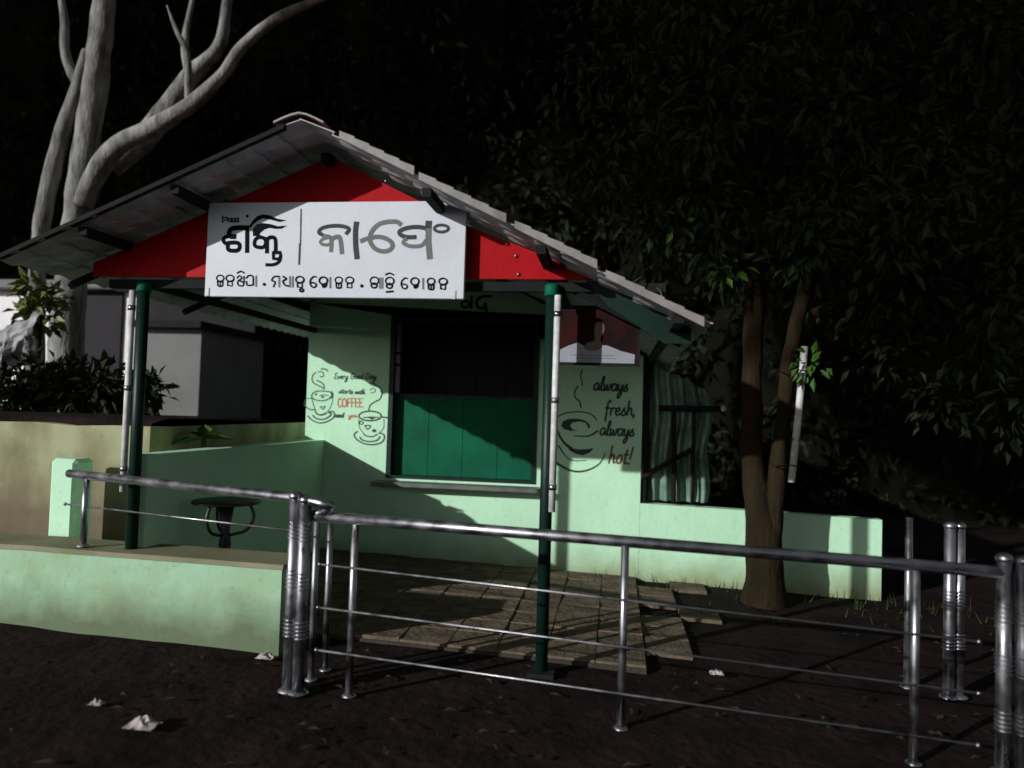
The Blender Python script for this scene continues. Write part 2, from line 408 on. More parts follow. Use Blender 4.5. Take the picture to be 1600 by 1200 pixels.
# red gable panels, green fascia, beams, posts
GV = 4.73
def gable(x0, x1):
    xs = [x0] + ([RX] if x0 < RX < x1 else []) + [x1]
    poly = [(x0, 2.47), (x1, 2.47)] + [(x, max(2.475, rz(x) - .085)) for x in reversed(xs)]
    q = MB(); q.prism(poly, GV, GV + .02); part('gable_panel', RED, q)
gable(-3.66, -2.55); gable(-2.545, -.96); gable(-.955, -.09)
for x, z in ((-.72, 2.70), (-.66, 2.62), (-.64, 2.50), (-.14, 2.495), (-1.55, 3.12), (-1.2, 2.9)):
    q = MB(); q.ball((x, GV - .003, z), .012, 6); part('rivet', CHROME, q)
q = MB(); q.prism([(-.20, 2.462), (-.05, 2.452), (.46, 2.165), (.46, 2.07), (.30, 2.07), (-.06, 2.30)], GV - .01, GV + .012); part('fascia', GREEN, q)
q = MB(); q.box(-3.55, .30, GV + .024, GV + .075, 2.395, 2.455); part('beam', STEELD, q)
for x in (-3.265,):
    q = MB(); q.box(x - .025, x + .025, GV + .08, WV - .003, 2.40, 2.45); part('beam', STEELD, q)
for x, zb in ((-3.265, .50), (-.417, gz(-.417) - .1)):
    q = MB(); q.tube([(x, GV, zb), (x, GV, 2.44)], .040, 14); p = part('post', GREEN, q)
    q = MB(); q.lathe((x, GV, 2.36), [(.046, 0), (.05, .01), (.05, .06), (.044, .075)], 14); part('collar', BOARD, q, p)
q = MB(); q.box(-.50, -.334, GV - .08, GV + .08, gz(-.417) - .05, gz(-.417) + .012); part('base_plate', STEELD, q)
for pts in ([(-.02, GV - .02, 2.465), (.02, GV - .06, 2.44), (.09, GV - .06, 2.445), (.15, GV - .02, 2.49)],
            [(.24, GV - .02, 2.42), (.27, GV - .06, 2.37), (.24, GV - .06, 2.32), (.18, GV - .02, 2.30)]):
    q = MB(); q.tube(cr(pts), .004, 6); part('loose_wire', CHROME, q)

# ------------------------------------------------------------------ lettering and murals
AFF = {'A': (-2.72692, 0.0004487, 1.949091e-05, 2.928, -3e-07, -0.0004264),
       'B': (-2.0256, 0.00064115, 2.44e-05, 2.88028, -7e-07, -0.0006246667),
       'C': (-2.70612, 0.00055645, 2.32e-05, 2.51992, 3.85e-06, -0.0005296),
       'D': (-1.85844, 0.00053085, 1.94e-05, 2.52328, 3.7e-06, -0.000518),
       'E': (-3.42104, 0.0006054167, 2.426667e-05, 2.078, 1.708333e-05, -0.0005786667),
       'F': (-3.11292, 0.0008054875, 3.079615e-05, 2.08348, 2.390878e-05, -0.0007750365),
       'G': (-0.657, 0.000927155, 2.506249e-05, 2.0678, 3.043302e-05, -0.000931778)}
for k_ in 'ABCD':
    a_ = AFF[k_]; f_ = 4.64 / 4.60
    AFF[k_] = (a_[0] * f_, a_[1] * f_, a_[2] * f_, 1.62 + (a_[3] - 1.62) * f_, a_[4] * f_, a_[5] * f_)
class Ink:
    """flat strokes of paint on a plane y = const, laid out in the artwork's own units"""
    def __init__(s, y, aff): s.mb = MB(); s.y = y; s.a = AFF[aff]; s.k = 0; s.u = abs(s.a[1])
    def p(s, x, y):
        a = s.a; return Vector((a[0] + a[1] * x + a[2] * y, 0, a[3] + a[4] * x + a[5] * y))
    def stroke(s, pts, w, smooth=True, w1=None):
        P = [s.p(*q) for q in pts]
        if smooth and len(P) > 2: P = cr(P, 5)
        n = len(P); s.k += 1; L = []; R = []
        for i, q in enumerate(P):
            t = (P[min(i + 1, n - 1)] - P[max(i - 1, 0)])
            t = t.normalized() if t.length > 1e-9 else Vector((1, 0, 0))
            f = i / max(1, n - 1); ww = (w + (w1 - w) * f if w1 is not None else w) * s.u / 2
            if i == 0: q = q - t * ww * .5
            if i == n - 1: q = q + t * ww * .5
            d = Vector((-t.z, 0, t.x)) * ww; yy = s.y - s.k * .00012 - i * .00001
            L.append((q.x + d.x, yy, q.z + d.z)); R.append((q.x - d.x, yy, q.z - d.z))
        for i in range(n - 1): s.mb.face([R[i], R[i + 1], L[i + 1], L[i]])
    def fill(s, pts, smooth=False):
        P = [s.p(*q) for q in pts]
        if smooth: P = cr(P + [P[0]], 5)[:-1]
        s.k += 1; s.mb.face([(q.x, s.y - s.k * .00012, q.z) for q in P])
    def ring(s, cx, cy, rx, ry, w, a0=0, a1=360):
        n = 14; s.stroke([(cx + rx * math.cos(math.radians(a0 + (a1 - a0) * i / n)), cy + ry * math.sin(math.radians(a0 + (a1 - a0) * i / n))) for i in range(n + 1)], w)
    def disc(s, cx, cy, r, ry=None): s.fill([(cx + r * math.cos(k * math.pi / 6), cy + (ry or r) * math.sin(k * math.pi / 6)) for k in range(12)])
    def build(s, name, m, parent): return s.mb.build(name, m, parent)

SV = 4.64
sign = empty('sign_board', (-1.85, SV, 2.317), 'white rectangular cafe sign with black and grey Odia lettering under the gable', 'sign')
q = MB(); q.bbox(-2.759, -.976, SV, SV + .03, 2.323, 2.960, .004); part('board', SIGNW, q, sign)
for x, z in ((-2.735, 2.346), (-1.04, 2.341)):
    q = MB(); q.bbox(x - .012, x + .012, SV - .006, SV + .001, z - .02, z + .035, .002); part('corner_clip', PVC, q, sign)
for x in (-2.66, -1.10):
    q = MB(); q.tube([(x, SV + .012, 2.95), (x + .008, SV + .02, 2.985), (x, GV - .002, 2.995)], .006, 6); part('hook', IRON, q, sign)
for x in (-2.5, -1.85, -1.2):
    q = MB(); q.box(x - .015, x + .015, SV + .03, GV - .001, 2.48, 2.51); part('bracket', STEELD, q, sign)
SY = SV - .0015
A = Ink(SY, 'A')
A.stroke([(615, 352), (450, 350), (345, 372), (315, 440), (340, 485), (410, 488)], 76)
A.stroke([(310, 480), (240, 505), (225, 560), (270, 600), (300, 600)], 60)
A.stroke([(295, 590), (300, 690), (380, 712), (458, 700), (482, 640), (455, 592), (380, 582), (300, 590)], 62)
A.stroke([(600, 340), (600, 520), (598, 728)], 66)
A.build('letter', INK, sign); A = Ink(SY, 'A')
A.fill([(625, 330), (690, 230), (760, 165), (850, 140), (950, 155), (1080, 212), (1215, 235), (1110, 262), (980, 228), (850, 203), (765, 240), (690, 300), (660, 350)])
A.fill([(690, 480), (688, 385), (740, 300), (830, 275), (950, 290), (1080, 327), (1225, 318), (1140, 366), (1040, 370), (950, 352), (865, 380), (805, 430), (780, 485)])
A.stroke([(800, 492), (730, 535), (715, 615), (760, 653), (850, 655), (888, 600), (875, 525), (800, 495)], 56)
A.stroke([(910, 510), (910, 735)], 62)
A.stroke([(908, 545), (955, 503), (1025, 510), (1045, 580), (1045, 725)], 58)
A.stroke([(1012, 738), (1010, 832), (1095, 842), (1125, 790), (1118, 738), (1012, 738)], 54, False)
A.stroke([(1122, 780), (1112, 860), (1060, 910), (990, 930), (898, 930)], 48)
A.build('letter', INK, sign); A = Ink(SY, 'A')
A.stroke([(215, 165), (215, 262)], 26); A.stroke([(240, 190), (285, 185), (290, 225), (245, 225)], 22)
for x in (330, 385, 440): A.ring(x, 228, 22, 24, 20); A.stroke([(x + 24, 195), (x + 24, 262)], 18)
A.disc(602, 168, 26)
A.build('lettering', INK, sign)
A = Ink(SY, 'A'); A.stroke([(1440, 62), (1430, 600)], 20); A.stroke([(1421, 600), (1408, 920)], 30); A.build('divider_line', INKD, sign)
B = Ink(SY, 'B')
B.stroke([(155, 245), (110, 215), (140, 172), (220, 150), (320, 145), (400, 160), (432, 185), (402, 228)], 40)
B.stroke([(510, 115), (500, 200), (502, 350), (516, 482)], 56)
B.stroke([(1265, 178), (1150, 160), (1040, 170), (962, 205), (975, 242), (1040, 265), (1125, 264)], 44)
B.stroke([(1262, 112), (1258, 190)], 66); B.ring(1392, 176, 72, 36, 30)
B.build('lettering', INKD, sign)
B = Ink(SY, 'B')
B.stroke([(150, 243), (235, 262), (160, 282), (126, 312), (150, 342), (210, 345), (240, 322)], 32)
B.stroke([(238, 268), (246, 330), (240, 412)], 42); B.stroke([(240, 285), (300, 262), (330, 268), (346, 330), (356, 432)], 46)
B.stroke([(560, 305), (620, 282), (720, 262), (800, 272), (870, 312), (888, 360), (850, 403), (780, 413), (710, 388), (662, 330), (652, 260), (682, 190), (742, 132), (830, 106), (930, 105), (972, 132)], 46)
B.stroke([(1040, 272), (1000, 318), (1040, 350), (1110, 362), (1190, 350), (1235, 300)], 40); B.stroke([(1262, 190), (1258, 300), (1272, 478)], 60)
B.build('lettering', INKG, sign)
def g_ja(I, x, y): I.ring(x, y - 30, 46, 38, 17, 100, 440); I.stroke([(x - 38, y + 12), (x + 36, y + 10)], 22); I.stroke([(x - 32, y + 10), (x - 26, y + 66), (x + 28, y + 66), (x + 32, y + 12)], 20); I.stroke([(x, y + 10), (x, y + 60)], 14)
def g_na(I, x, y): I.ring(x, y - 30, 50, 38, 17, 60, 400); I.stroke([(x - 30, y + 16), (x + 30, y + 4), (x + 46, y - 10)], 20); I.stroke([(x - 30, y + 14), (x - 30, y + 66)], 16); I.stroke([(x + 26, y + 10), (x + 26, y + 66), (x - 20, y + 60)], 14)
def g_e(I, x, y): I.stroke([(x + 40, y - 62), (x + 5, y - 66), (x - 30, y - 30), (x - 38, y + 10), (x - 20, y + 56), (x + 14, y + 66), (x + 38, y + 40), (x + 20, y + 14), (x - 30, y + 6)], 17)
def g_bh(I, x, y): I.ring(x, y - 22, 50, 44, 18); I.fill([(x - 34, y + 4), (x, y + 14), (x + 50, y - 4), (x + 46, y + 40), (x + 24, y + 66), (x - 10, y + 68), (x - 22, y + 36)])
def g_bar(I, x, y): I.stroke([(x, y - 62), (x, y + 66)], 24)
def g_ra(I, x, y): I.ring(x, y - 24, 52, 46, 17, 40, 400); I.ring(x - 4, y + 36, 36, 30, 20)
C = Ink(SY, 'C'); G2 = Ink(SY, 'C')
g_ja(C, 137, 182); g_na(C, 262, 182)
C.stroke([(352, 88), (400, 66), (442, 86)], 18); C.stroke([(352, 150), (380, 122), (412, 150), (362, 192), (372, 240), (432, 240), (440, 130)], 17); C.stroke([(380, 180), (430, 205)], 20)
C.stroke([(468, 152), (500, 120), (552, 132), (556, 240)], 18); C.stroke([(470, 192), (482, 240), (540, 240)], 18); g_bar(G2, 594, 188)
C.disc(696, 230, 20)
C.stroke([(884, 130), (820, 134), (790, 180), (832, 200), (810, 262)], 17); g_bar(G2, 884, 194)
C.stroke([(930, 130), (972, 160), (930, 190), (958, 240), (1004, 250)], 20); g_bar(G2, 1018, 196); g_bar(G2, 1052, 196)
g_na(C, 1140, 200); C.ring(1162, 302, 22, 18, 20)
g_e(C, 1305, 200); g_bh(C, 1430, 205); g_bar(G2, 1515, 205)
C.build('lettering', INK, sign); G2.build('lettering', INKG, sign)
C = Ink(SY, 'D'); G2 = Ink(SY, 'D')
g_ja(C, 102, 206); g_na(C, 240, 206); C.disc(396, 250, 22); g_ra(C, 555, 208); g_bar(G2, 625, 212); g_bar(G2, 656, 212)
C.stroke([(695, 108), (745, 90), (796, 110)], 20); g_ra(C, 748, 212); C.stroke([(705, 325), (790, 316)], 22, False)
g_e(C, 930, 218); g_bh(C, 1062, 215); g_bar(G2, 1165, 218); g_ja(C, 1262, 222); g_na(C, 1410, 222)
C.build('lettering', INK, sign); G2.build('lettering', INKG, sign)

# hand lettering: a small script alphabet (x-height 1)
GL = {'a': (1.0, [[(.78, .8), (.45, 1), (.12, .65), (.2, .12), (.5, .05), (.76, .5), (.8, .95), (.78, .2), (1, .05)]]),
      'l': (.55, [[(0, .15), (.3, 1.1), (.42, 1.8), (.25, 1.95), (.16, 1.2), (.2, .15), (.55, .05)]]),
      'w': (1.15, [[(.05, .95), (.12, .2), (.35, .08), (.52, .85), (.6, .2), (.85, .08), (1.05, .9), (1.15, .8)]]),
      'y': (.9, [[(.05, .95), (.12, .25), (.42, .1), (.7, .9), (.68, -.3), (.4, -.95), (.15, -.7), (.5, -.1), (.9, .15)]]),
      's': (.7, [[(0, .1), (.4, 1.05), (.36, .7), (.62, .3), (.4, 0), (.1, .1)]]),
      'f': (.6, [[(.55, 1.75), (.35, 1.95), (.22, 1.3), (.2, -.8)], [(0, .95), (.5, .95)]]),
      'r': (.65, [[(.1, .95), (.15, 0)], [(.15, .6), (.35, .95), (.6, .9)]]),
      'e': (.75, [[(.05, .45), (.5, .6), (.5, .95), (.2, .9), (.08, .4), (.3, .02), (.7, .2)]]),
      'h': (.85, [[(.15, 1.95), (.12, 0)], [(.14, .6), (.4, .98), (.6, .75), (.62, .1), (.85, .1)]]),
      'o': (.8, [[(.4, .98), (.1, .6), (.25, .05), (.6, .2), (.65, .75), (.4, .98)]]),
      't': (.6, [[(.3, 1.6), (.24, .3), (.4, .03), (.6, .15)], [(.02, 1.05), (.55, 1.05)]]),
      'v': (.8, [[(.05, .95), (.3, .05), (.65, .95)]]), 'i': (.4, [[(.15, .95), (.18, .1), (.4, .08)]]),
      'n': (.85, [[(.1, .95), (.12, 0)], [(.12, .6), (.4, .98), (.58, .75), (.6, .1), (.85, .1)]]),
      'u': (.85, [[(.08, .95), (.12, .2), (.4, .05), (.6, .4), (.62, .95), (.62, .15), (.85, .08)]]),
      'd': (.95, [[(.7, .8), (.4, .98), (.1, .6), (.2, .1), (.5, .08), (.7, .5), (.75, 1.9), (.74, .15), (.95, .05)]]),
      'E': (1.0, [[(.85, 1.7), (.45, 1.9), (.15, 1.5), (.5, 1.0), (.1, .5), (.4, 0), (.9, .25)]]),
      'G': (1.2, [[(1.0, 1.6), (.6, 1.9), (.15, 1.2), (.3, .1), (.8, .1), (.95, .8), (.6, .8)]]),
      'D': (1.2, [[(.25, 1.85), (.2, 0), (.8, .15), (1.05, 1.0), (.7, 1.75), (.1, 1.8)]]),
      'C': (1.0, [[(.9, 1.6), (.5, 1.95), (.1, 1.2), (.2, .25), (.6, 0), (.9, .35)]]),
      'O': (1.1, [[(.5, 1.95), (.1, 1.3), (.15, .4), (.55, 0), (.9, .5), (.9, 1.4), (.5, 1.95)]]),
      'F': (.9, [[(.15, 0), (.15, 1.9), (.85, 1.9)], [(.15, 1.0), (.7, 1.0)]]),
      'K': (.9, [[(.85, 1.9), (.15, 1.9), (.15, 0), (.85, 0)], [(.15, 1.0), (.7, 1.0)]]),   # upright capital E
      '!': (.5, [[(.3, 1.9), (.2, .55)], [(.18, .1), (.2, .0)]]), ',': (.4, [[(.15, .1), (.05, -.3)]]), ' ': (.6, [])}
def write(I, text, x0, y0, x1, xh, w, slant=.22, y1=None):
    tot = sum(GL[c][0] for c in text); sx = (x1 - x0) / tot; x = 0; dy = ((y1 or y0) - y0) / tot
    for c in text:
        wd_, ss = GL[c]
        for st in ss:
            I.stroke([(x0 + (x + px) * sx + py * xh * slant, y0 + dy * x - py * xh) for px, py in st], w, c not in 'FK')
        x += wd_
MY = WV - .0015
mural = I = Ink(MY, 'E')
I.stroke([(400, 140), (450, 135), (500, 150), (522, 178)], 22); I.stroke([(340, 195), (390, 185), (440, 210), (445, 260), (410, 290), (375, 268)], 17)
I.stroke([(300, 200), (240, 260), (230, 340), (260, 400), (330, 440), (400, 475), (440, 505)], 20); I.stroke([(315, 352), (380, 380), (430, 410), (455, 460), (455, 520)], 20)
I.stroke([(220, 670), (270, 708), (380, 733), (480, 725), (560, 690), (622, 640), (600, 580), (500, 558), (380, 550), (270, 572), (228, 620), (222, 668)], 19)
I.stroke([(370, 640), (440, 625), (530, 632)], 14); I.disc(430, 662, 30, 20); I.disc(300, 612, 24, 20); I.stroke([(590, 570), (610, 640), (570, 680)], 40)
I.stroke([(622, 660), (610, 760), (560, 880), (500, 950), (400, 990), (320, 970), (288, 900), (240, 760), (225, 690)], 11)
I.stroke([(80, 810), (140, 870), (210, 902), (285, 902)], 20); I.stroke([(225, 690), (130, 690), (90, 750), (85, 810)], 12)
I.stroke([(380, 840), (430, 892), (478, 842), (430, 850), (380, 840)], 14)
I.stroke([(288, 920), (320, 980), (400, 1005), (500, 970)], 22); I.stroke([(245, 1010), (300, 1060), (390, 1085), (480, 1070), (560, 1020), (588, 972), (535, 955)], 24)
I.stroke([(150, 1020), (220, 1090), (320, 1140), (410, 1150), (520, 1120), (620, 1060), (650, 990), (620, 935), (550, 940)], 22)
I.build('cup_drawing', PAINTD, wall)
I = Ink(MY, 'F')
I.stroke([(600, 300), (650, 300), (700, 340), (750, 380), (766, 450), (740, 520), (670, 560), (612, 600), (590, 650), (590, 690)], 18)
I.stroke([(600, 400), (640, 370), (680, 400), (650, 435), (612, 430)], 10)
I.ring(605, 755, 155, 66, 20); I.stroke([(510, 780), (600, 770), (722, 776)], 14); I.fill([(570, 778), (690, 778), (625, 806)]); I.stroke([(765, 768), (850, 780)], 20)
I.stroke([(447, 800), (452, 900), (505, 990)], 9); I.stroke([(795, 800), (790, 920), (715, 1005)], 9)
I.ring(482, 850, 26, 22, 14); I.stroke([(530, 890), (570, 940), (612, 895), (570, 885), (530, 890)], 15); I.disc(660, 960, 30, 22)
I.stroke([(510, 1000), (560, 1035), (640, 1040), (700, 1010)], 16); I.stroke([(460, 1050), (500, 1090), (600, 1110), (700, 1090), (742, 1040)], 18)
I.stroke([(430, 970), (385, 1010), (400, 1060), (460, 1110), (550, 1145), (660, 1150), (760, 1120), (800, 1060), (790, 1010), (740, 990)], 18)
I.build('cup_drawing', PAINTD, wall)
I = Ink(MY, 'F'); write(I, 'Every Good Day', 95, 240, 690, 44, 12); write(I, 'starts with', 165, 440, 530, 38, 11, y1=455); write(I, 'and', 115, 775, 235, 36, 13); I.build('lettering', PAINTD, wall)
I = Ink(MY, 'F'); write(I, 'COFFKK', 152, 632, 505, 62, 17, 0); write(I, 'you', 300, 775, 430, 34, 10); I.build('lettering', PAINTR, wall)
I = Ink(MY, 'G')
I.stroke([(340, 10), (320, 80), (335, 150), (342, 195)], 14); I.stroke([(292, 200), (255, 260), (265, 330), (310, 370), (322, 440)], 16)
I.stroke([(50, 600), (70, 540), (140, 502), (250, 485), (370, 490), (450, 520), (500, 580)], 14); I.stroke([(50, 600), (60, 680), (92, 760), (150, 840), (222, 892)], 14, True, 34)
I.stroke([(250, 750), (370, 755), (450, 735), (506, 695)], 12, True, 22)
I.fill([(105, 640), (120, 590), (190, 562), (290, 560), (370, 580), (420, 620), (425, 660), (395, 668), (400, 640), (370, 602), (300, 590), (225, 605), (205, 640), (235, 680), (300, 695), (200, 695), (130, 675)])
I.fill([(150, 848), (220, 888), (300, 900), (400, 895), (466, 884), (425, 932), (350, 965), (270, 950), (200, 912)])
I.stroke([(30, 850), (80, 870), (120, 930), (170, 990), (250, 1025), (385, 1020)], 20, True, 8)
I.stroke([(30, 1040), (100, 1080), (200, 1130), (310, 1145), (420, 1120), (510, 1070), (562, 1010), (592, 940)], 30, True, 10)
I.build('cup_drawing', PAINTD, wall)
I = Ink(MY, 'G'); write(I, 'always', 455, 245, 840, 78, 22, .2, 262); write(I, 'fresh,', 585, 520, 930, 82, 21, .16, 528); write(I, 'always', 525, 742, 905, 80, 20, .18, 755); I.build('lettering', PAINTD, wall)
I = Ink(MY, 'G'); write(I, 'hot!', 620, 1050, 880, 98, 22, .2, 1062); I.build('lettering', PAINTB, wall)
# lettering painted over the window, mostly hidden by the sign
I = Ink(MY, 'G'); I.a = (-1.62, .001, 0, 2.86, 0, -.001)
I.ring(20, 130, 40, 35, 26); I.stroke([(85, 40), (85, 170)], 30); I.stroke([(290, 40), (180, 50), (140, 110), (160, 160), (215, 170), (235, 120), (250, 200)], 34); I.build('lettering', INK, wall)

# framed portrait print on the wall
PV = 4.97
po = empty('framed_print', (-.13, PV, 1.935), 'dark framed maroon print with pale shirt shape hung beside the porch post', 'picture')
q = MB(); x0, x1, z0, z1 = -.405, .155, 1.935, 2.335
for a in ((x0, x1, z0, z0 + .018), (x0, x1, z1 - .018, z1)): q.box(a[0], a[1], PV - .025, PV, a[2], a[3])
for a in (x0, x1 - .018): q.box(a, a + .018, PV - .025, PV, z0 + .018, z1 - .018)
part('frame', STEELD, q, po)
q = MB(); q.box(x0 + .018, x1 - .018, PV - .015, PV - .001, z0 + .018, z1 - .018); part('print', MAROON, q, po)
def pq(x, z): return (-.125 + (x + .22) * .645, z0 + .018 + (z - 2.127) * .645)
P = [(-.62, 2.127), (.16, 2.127), (.165, 2.22), (.02, 2.255), (-.12, 2.31), (-.2, 2.31), (-.28, 2.27), (-.36, 2.30), (-.42, 2.335), (-.52, 2.30), (-.618, 2.25)]
q = MB(); q.face([(pq(x, z)[0], PV - .0156, pq(x, z)[1]) for x, z in P]); part('pale_shape', WHITEP, q, po)
P = cr([Vector(p) for p in ((-.36, 0, 2.27), (-.26, 0, 2.25), (-.17, 0, 2.29), (-.19, 0, 2.38), (-.15, 0, 2.47), (-.17, 0, 2.54), (-.24, 0, 2.54), (-.255, 0, 2.44), (-.25, 0, 2.36), (-.33, 0, 2.33), (-.36, 0, 2.27))], 4)[:-1]
q = MB(); q.face([(pq(p.x, p.z)[0], PV - .0162, pq(p.x, p.z)[1]) for p in P]); part('brown_shape', SKINP, q, po)
for k, (a, b) in enumerate(((-.50, -.05), (-.44, -.02))):
    (xa, za), (xb, zb) = pq(a, 2.20 - k * .03), pq(b, 2.208 - k * .03)
    q = MB(); q.face([(xa, PV - .0161, za), (xb, PV - .0161, za), (xb, PV - .0161, zb), (xa, PV - .0161, zb)]); part('caption_line', INKG, q, po)
for x in (-.36, -.02):
    q = MB(); q.tube([(x, PV - .01, z1 - .01), (x, PV - .01, rz(x) - .05)], .003, 5); part('hanging_wire', STEELD, q, po)

# ------------------------------------------------------------------ side bay with plastic sheet
bay = empty('plastic_screen', (.63, WV + .08, .72), 'crumpled greenish plastic sheet on a wooden frame above the right parapet', 'screen')
q = MB(); nx, nz_ = 36, 44
for j in range(nz_ + 1):
    for i in range(nx + 1):
        x = .33 + .64 * i / nx; z = .74 + 1.72 * j / nz_
        if x > rz(x): pass
        y = WV + .10 + .035 * math.sin(i * .9 + .8 * math.sin(j * .2)) + .05 * noise.noise((x * 3, z * 2, 1.)) + .02 * noise.noise((x * 11, z * 6, 4.))
        xx = x + .02 * math.sin(j * .35) * (i / nx)
        q.v.append((xx, y, min(z, rz(xx) - .08)))
for j in range(nz_):
    for i in range(nx):
        a = j * (nx + 1) + i; q.f.append((a, a + 1, a + nx + 2, a + nx + 1)); q.m.append(0); q.sm.append(True)
part('plastic_sheet', PLAST, q, bay)
for pts, r in (([(.33, WV + .05, .72), (.33, WV + .05, 2.25)], .03), ([(.62, WV + .03, .72), (.60, WV + .03, 1.68)], .022), ([(.45, WV + .02, 1.69), (1.06, WV + .02, 1.70)], .03),
               ([(.30, WV + .02, .98), (.78, WV + .02, 1.28)], .024), ([(.80, WV + .03, .72), (.80, WV + .03, 1.66)], .018)):
    q = MB(); q.tube(pts, r, 8); part('stick', BARKD if r < .03 else STEELD, q, bay)
q = MB(); q.ball((1.085, WV + .02, 1.70), .032, 8); part('pole_cap', PVC, q, bay)

# ------------------------------------------------------------------ white pipes on the posts and by the tree
def pipe(pts, r, label, clips=()):
    o = empty('plastic_pipe', pts[0], label, 'pipe')
    q = MB(); q.tube(pts, r, 12); part('tube', PVC, q, o)
    for c in clips:
        a = Vector(pts[0]).lerp(Vector(pts[-1]), c); b = Vector(pts[0]).lerp(Vector(pts[-1]), c + .025)
        q = MB(); q.tube([a, b], r * 1.18, 12); part('clip', CHROME, q, o)
pipe([(-3.335, GV - .02, .98), (-3.335, GV - .02, 2.37)], .022, 'white plastic pipe strapped to the left side of the porch post on the low wall', (.1, .5, .9))
pipe([(-.375, GV - .045, .99), (-.375, GV - .045, 2.36)], .022, 'white plastic pipe strapped to the free-standing porch post in front of the window', (.1, .5, .9))
pipe([(1.60, 7.02, 1.05), (1.645, 7.0, 1.65), (1.69, 7.0, 2.28)], .032, 'white plastic pipe tied upright beside the forked tree trunk', (.3,))
tie_o = bpy.data.objects['plastic_pipe.002']
for z, cx in ((1.2, 1.56), (2.05, 1.63)):             # wire ties round pipe and stem
    q = MB(); q.tube([(cx + .125 * math.cos(a), 7.07 + .16 * math.sin(a), z + .01 * math.sin(3 * a)) for a in [k * math.pi / 8 for k in range(17)]], .006, 6, cap=False); part('wire_tie', STEELD, q, tie_o)

# ------------------------------------------------------------------ low front wall, pillar stub, retaining wall
lw = empty('low_wall', (-4, 4.7, 0), 'mint painted low wall with mossy cement top beside the steel railing', 'wall')
q = MB(); K0, K1 = 4.56, 4.94; xs_ = [-9 + .3 * i for i in range(24)]; xs_[-1] = -2.09
for a, b in zip(xs_, xs_[1:]):
    e = .012
    za, zb = .575 - .012 * (a + 2), .575 - .012 * (b + 2)
    za += .006 * noise.noise((a * 3, 0, 0)); zb += .006 * noise.noise((b * 3, 0, 0))
    q.hexa([(a, K0 - .01 * a * 0, -.3), (b, K0, -.3), (b, K1, -.3), (a, K1, -.3), (a, K0, za - .03), (b, K0, zb - .03), (b, K1, zb - .03), (a, K1, za - .03)])
part('wall_body', LOWW, q, lw)
q = MB()
for a, b in zip(xs_, xs_[1:]):
    za, zb = .575 - .012 * (a + 2), .575 - .012 * (b + 2)
    za += .006 * noise.noise((a * 3, 0, 0)); zb += .006 * noise.noise((b * 3, 0, 0))
    fa, fb = .012 * noise.noise((a * 5, 1, 0)), .012 * noise.noise((b * 5, 1, 0))
    q.hexa([(a, K0 + .012 + fa, za - .029), (b, K0 + .012 + fb, zb - .029), (b, K1 + .012, zb - .029), (a, K1 + .012, za - .029),
            (a, K0 + .022 + fa, za), (b, K0 + .022 + fb, zb), (b, K1 + .012, zb), (a, K1 + .012, za)])
part('wall_top', CAPM, q, lw)
ps = MB(); ps.bbox(-4.17, -3.95, 5.03, 5.24, .2, 1.155, .03)
tag(ps.build('pillar_stub', WALL), 'short pale mint pillar stub standing behind the low wall', 'pillar')
rw = empty('retaining_wall', (-6, 5.45, 0), 'stained yellow plaster garden wall with a soil top behind the low wall', 'wall')
q = MB(); X = [-12 + .35 * i for i in range(25)]; X[-1] = -3.62
for a, b in zip(X, X[1:]):
    ta, tb = 1.40 + .02 * noise.noise((a * 2, 5, 0)), 1.40 + .02 * noise.noise((b * 2, 5, 0))
    q.hexa([(a, 5.40, -.3), (b, 5.40, -.3), (b, 5.6, -.3), (a, 5.6, -.3), (a, 5.41, ta), (b, 5.41, tb), (b, 5.6, ta), (a, 5.6, ta)])
part('wall_body', YELW, q, rw)
q = MB(); nx = 50
for j, (y, dz) in enumerate(((5.44, 0), (5.50, .06), (5.7, .09), (6.4, .08), (8.2, .04), (8.6, -1.8))):
    for i in range(nx + 1):
        x = -12 + (12 - 3.66) * i / nx
        q.v.append((x, y + .02 * noise.noise((x * 6, y, 0)), 1.38 + dz + .03 * noise.noise((x * 4, y * 3, 2))))
for j in range(5):
    for i in range(nx):
        a = j * (nx + 1) + i; q.f.append((a, a + 1, a + nx + 2, a + nx + 1)); q.m.append(0); q.sm.append(True)
part('soil_top', SOIL, q, rw)
q = MB(); q.hexa([(-3.68, 5.605, -.3), (-3.62, 5.605, -.3), (-3.62, 8.6, -.3), (-3.68, 8.6, -.3), (-3.68, 5.605, 1.4), (-3.62, 5.605, 1.4), (-3.62, 8.6, 1.4), (-3.68, 8.6, 1.4)]); part('side_wall', YELW, q, rw)

# ------------------------------------------------------------------ round table in the porch
tb = empty('round_table', (-2.86, 5.24, gz(-2.86)), 'small dark round pedestal table behind the low wall in the porch', 'table')
q = MB(); q.lathe((-2.86, 5.24, .855), [(.20, 0), (.245, .006), (.25, .018), (.24, .026), (.01, .027)], 24); part('table_top', IRON, q, tb)
q = MB(); q.lathe((-2.86, 5.24, .05), [(.05, 0), (.03, .05), (.028, .4), (.045, .5), (.03, .6), (.06, .803)], 12); part('pedestal', IRON, q, tb)
for k in range(3):
    a = k * 2.1 + .3; d = Vector((math.cos(a), math.sin(a), 0)); c = Vector((-2.86, 5.24, 0))
    q = MB(); q.tube(cr([c + Vector((0, 0, .30)), c + d * .1 + Vector((0, 0, .26)), c + d * .2 + Vector((0, 0, .14)), c + d * .27 + Vector((0, 0, .075))]), .014, 8); part('leg', IRON, q, tb)
    q = MB(); q.tube(cr([c + d * .03 + Vector((0, 0, .62)), c + d * .15 + Vector((0, 0, .66)), c + d * .20 + Vector((0, 0, .76)), c + d * .17 + Vector((0, 0, .855))]), .012, 8); part('brace', IRON, q, tb)

